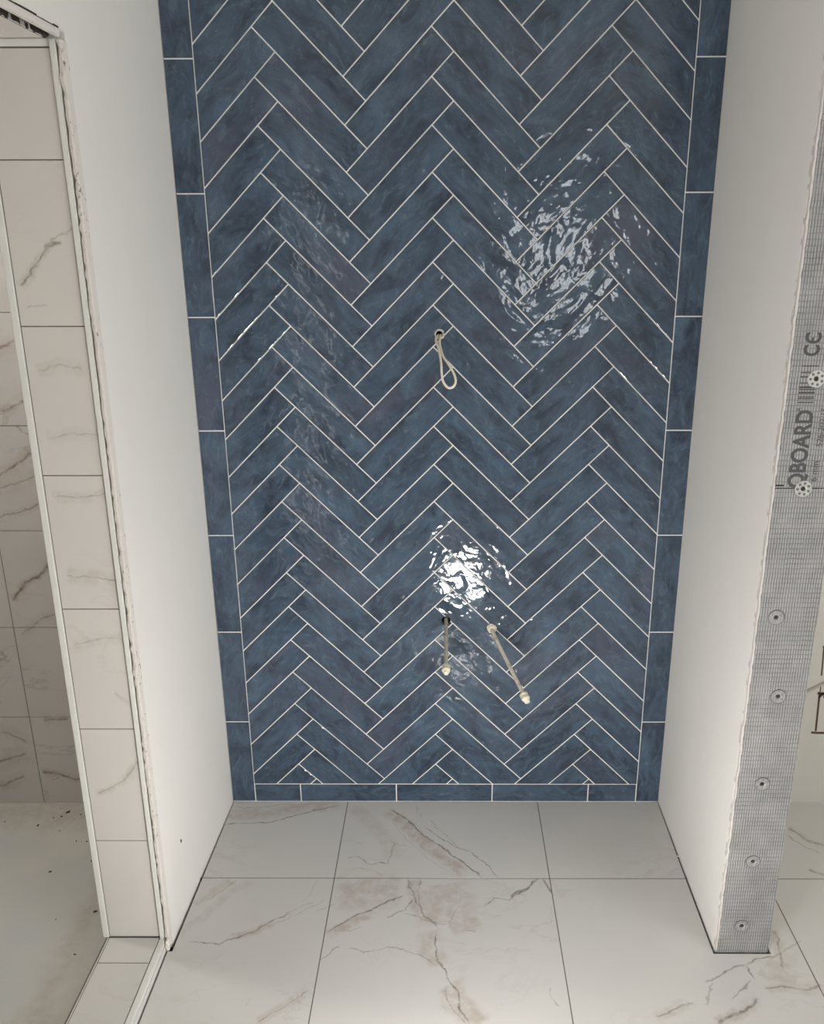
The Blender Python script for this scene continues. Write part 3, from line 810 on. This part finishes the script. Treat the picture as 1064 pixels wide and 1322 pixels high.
for a, b in zip(rings, rings[1:]):
    for k in range(seg): bm.faces.new((a[k], a[(k+1) % seg], b[(k+1) % seg], b[k]))
under(bm_obj('putty_collar', bm, M['putty'], smooth=True), wire)
def rod(name, base, tip, r, mat, parent, kinks=None):
    bm = bmesh.new(); pts = smooth_path([Vector(base)]+(kinks or [])+[Vector(tip)], 6); tube(bm, pts, r, 14)
    return under(bm_obj(name, bm, mat, smooth=True), parent)
def pipe(hole, tip, label, r, collar):
    (bx_, bz_) = HOLES[hole][0]
    root = bpy.data.objects.new('pipe_stub', None); C.objects.link(root); root.location = (bx_, 0, bz_)
    tag(root, label, 'pipe', None)
    base = Vector((bx_, .06, bz_+.004)); tip = Vector(tip); d = (tip-Vector((bx_, 0, bz_))).normalized()
    mid = Vector((bx_, -.012, bz_-.001))
    rod('pipe', base, tip, r, M['pipe'], root, [Vector((bx_, .01, bz_+.001)), mid, mid.lerp(tip, .5)+Vector((0, 0, -.001))])
    c0 = tip-d*.006
    bm = bmesh.new()
    prof = [(0, r*1.05), (.001, r*1.8), (.003, r*2.15), (.009, r*2.2), (.010, r*2.05), (.012, r*2.05), (.013, r*2.2), (.020, r*2.15), (.023, r*1.9), (.0235, r*1.45), (.030, r*1.4), (.032, r*1.2)]
    tube(bm, [c0+d*a for a, _ in prof], [b for _, b in prof], 18)
    cap = under(bm_obj('end_cap', bm, M['cap'], smooth=True), root)
    if collar:
        bm = bmesh.new(); bmesh.ops.create_icosphere(bm, subdivisions=3, radius=.0145)
        for v in bm.verts:
            v.co = Vector((v.co.x*1.0, v.co.y*.55, v.co.z*1.0))*random.uniform(.9, 1.08)+Vector((bx_-.001, -.003, bz_+.002))
        under(bm_obj('putty_collar', bm, M['putty']), root)
    return root
pipe('pl', hit(576, 861, 1, -.185), 'capped straight water pipe stub poking out of an open black hole in the blue tiles', .0053, False)
pipe('pr', hit(676.5, 897, 1, -.19), 'capped water pipe stub slanting sideways from a putty-sealed hole, brown stains near its cap', .0055, True)
# crumbs of mortar on the shower floor
crumb_me = []
for k in range(4):
    bm = bmesh.new(); bmesh.ops.create_icosphere(bm, subdivisions=1, radius=.004)
    for v in bm.verts: v.co = Vector((v.co.x*random.uniform(.8, 2.2), v.co.y*random.uniform(.6, 1.2), v.co.z*.6))
    me = bpy.data.meshes.new('crumb'); bm.to_mesh(me); bm.free(); me.materials.append(M['crumb']); crumb_me.append(me)
N4 = (0, 980, 150/1064); N5 = (60, 1150, 200/1064)
for (c, x, y, s) in ((N4, 625, 488, 1.7), (N4, 562, 528, .9), (N4, 490, 540, .8), (N4, 348, 610, 1.0), (N4, 740, 512, .7), (N4, 556, 452, .6), (N4, 820, 625, 1.0), (N4, 700, 755, .9), (N4, 838, 938, .8), (N4, 795, 757, .8), (N4, 545, 660, .6), (N4, 45, 578, .7), (N4, 460, 1035, 1.), (N5, 65, 202, .6), (N5, 195, 440, .8), (N5, 335, 145, 1.2)):
    px, py = crop(*c, [(x, y)])[0]; p = hit(px, py, 2, -.004)
    if p.y > -.006: p.y = -.008
    o = link('mortar_crumb', random.choice(crumb_me), M['crumb'], None, (p.x, p.y, -.0025)); s *= .72; o.scale = (s, s, s); o.rotation_euler = (0, 0, random.uniform(0, 6.28))
    if s > 1.2: tag(o, 'long dark sliver of mortar, the largest crumb at the foot of the marble shower wall', 'debris')
    else: tag(o, 'small dark crumb of mortar lying on the dusty shower floor', 'debris', 'mortar crumbs on the shower floor')
for px, py in ((875.5, 1104.5), (882.5, 1117)):
    p = hit(px, py, 2, .002); o = link('plaster_chip', crumb_me[1].copy(), None, None, (p.x, p.y, .0)); o.data.materials[0] = M['trim']; o.scale = (.6, .6, 1)
    tag(o, 'tiny white plaster chip caught in the dark gap under the white wall', 'debris', 'plaster chips in the floor gap')
# unseen lamp added at the shower ceiling to brighten the shower
bm = bmesh.new(); tube(bm, [(0, 0, 0), (0, 0, -.012), (0, 0, -.012)], [.075, .075, .06], 24)
dl = tag(bm_obj('fill_lamp', bm, M['trim'], None, (-.75, -.42, CEIL-.0005)), 'added round white lamp at the shower ceiling, brightening the shower', 'lamp')
bm = bmesh.new(); tube(bm, [(0, 0, -.0125), (0, 0, -.014)], [.058, .056], 24); bm_obj('diffuser', bm, emitter('shower_fill_glow', (1., .98, .95), SHOWER_FILL), dl)
# grey cable on the plaster beyond the stub
a = on_skim(1030, 897); b = on_skim(1066, 880); d = b-a
bm = bmesh.new(); tube(bm, smooth_path([a-d*.3+Vector((0, -.004, 0)), a+Vector((0, -.004, 0)), b+Vector((0, -.004, 0)), b+d*.8+Vector((0, -.004, .01)), b+d*2+Vector((0, -.004, .12))], 6), .0042, 10)
tag(bm_obj('grey_cable', bm, M['cable_grey'], smooth=True), 'thin grey cable running up the bare plaster beyond the board-clad stub', 'cable')
# work lamp on the floor behind the frame: lights the tiles from below
LX, LY, LZ = .765, -1.37, .223
root = bpy.data.objects.new('work_lamp', None); C.objects.link(root); root.location = (LX, LY, 0)
tag(root, 'small floor-standing work lamp facing the blue tiles', 'lamp')
def lp(name, bm, mat, smooth=False):
    o = bm_obj(name, bm, mat, None, None, smooth); o.parent = root; return o
TILT = Matrix.Translation((0, 0, .223)) @ Matrix.Rotation(math.radians(38), 4, 'X') @ Matrix.Translation((0, 0, -.223))
bm = bmesh.new(); add_box(bm, (-.09, -.055, .155), (.09, -.006, .291), .008); bm.transform(TILT); lp('housing', bm, M['black'])
bm = bmesh.new(); add_box(bm, (-.072, -.0065, .172), (.072, -.002, .274)); bm.transform(TILT); lp('lens', bm, emitter('lamp_glow', (1., .98, .95), LAMP_FACE))
bm = bmesh.new(); tube(bm, smooth_path([(-.1, -.03, .225), (-.1, -.03, .04), (-.1, -.03, .009), (-.1, .09, .009), (.1, .09, .009), (.1, -.03, .009), (.1, -.03, .04), (.1, -.03, .225)], 4), .008, 8); lp('stand', bm, M['yellow'], True)
bm = bmesh.new(); tube(bm, smooth_path([(-.07, -.055, .27), (-.065, -.07, .32), (.065, -.07, .32), (.07, -.055, .27)], 5), .008, 8); lp('handle', bm, M['yellow'], True)
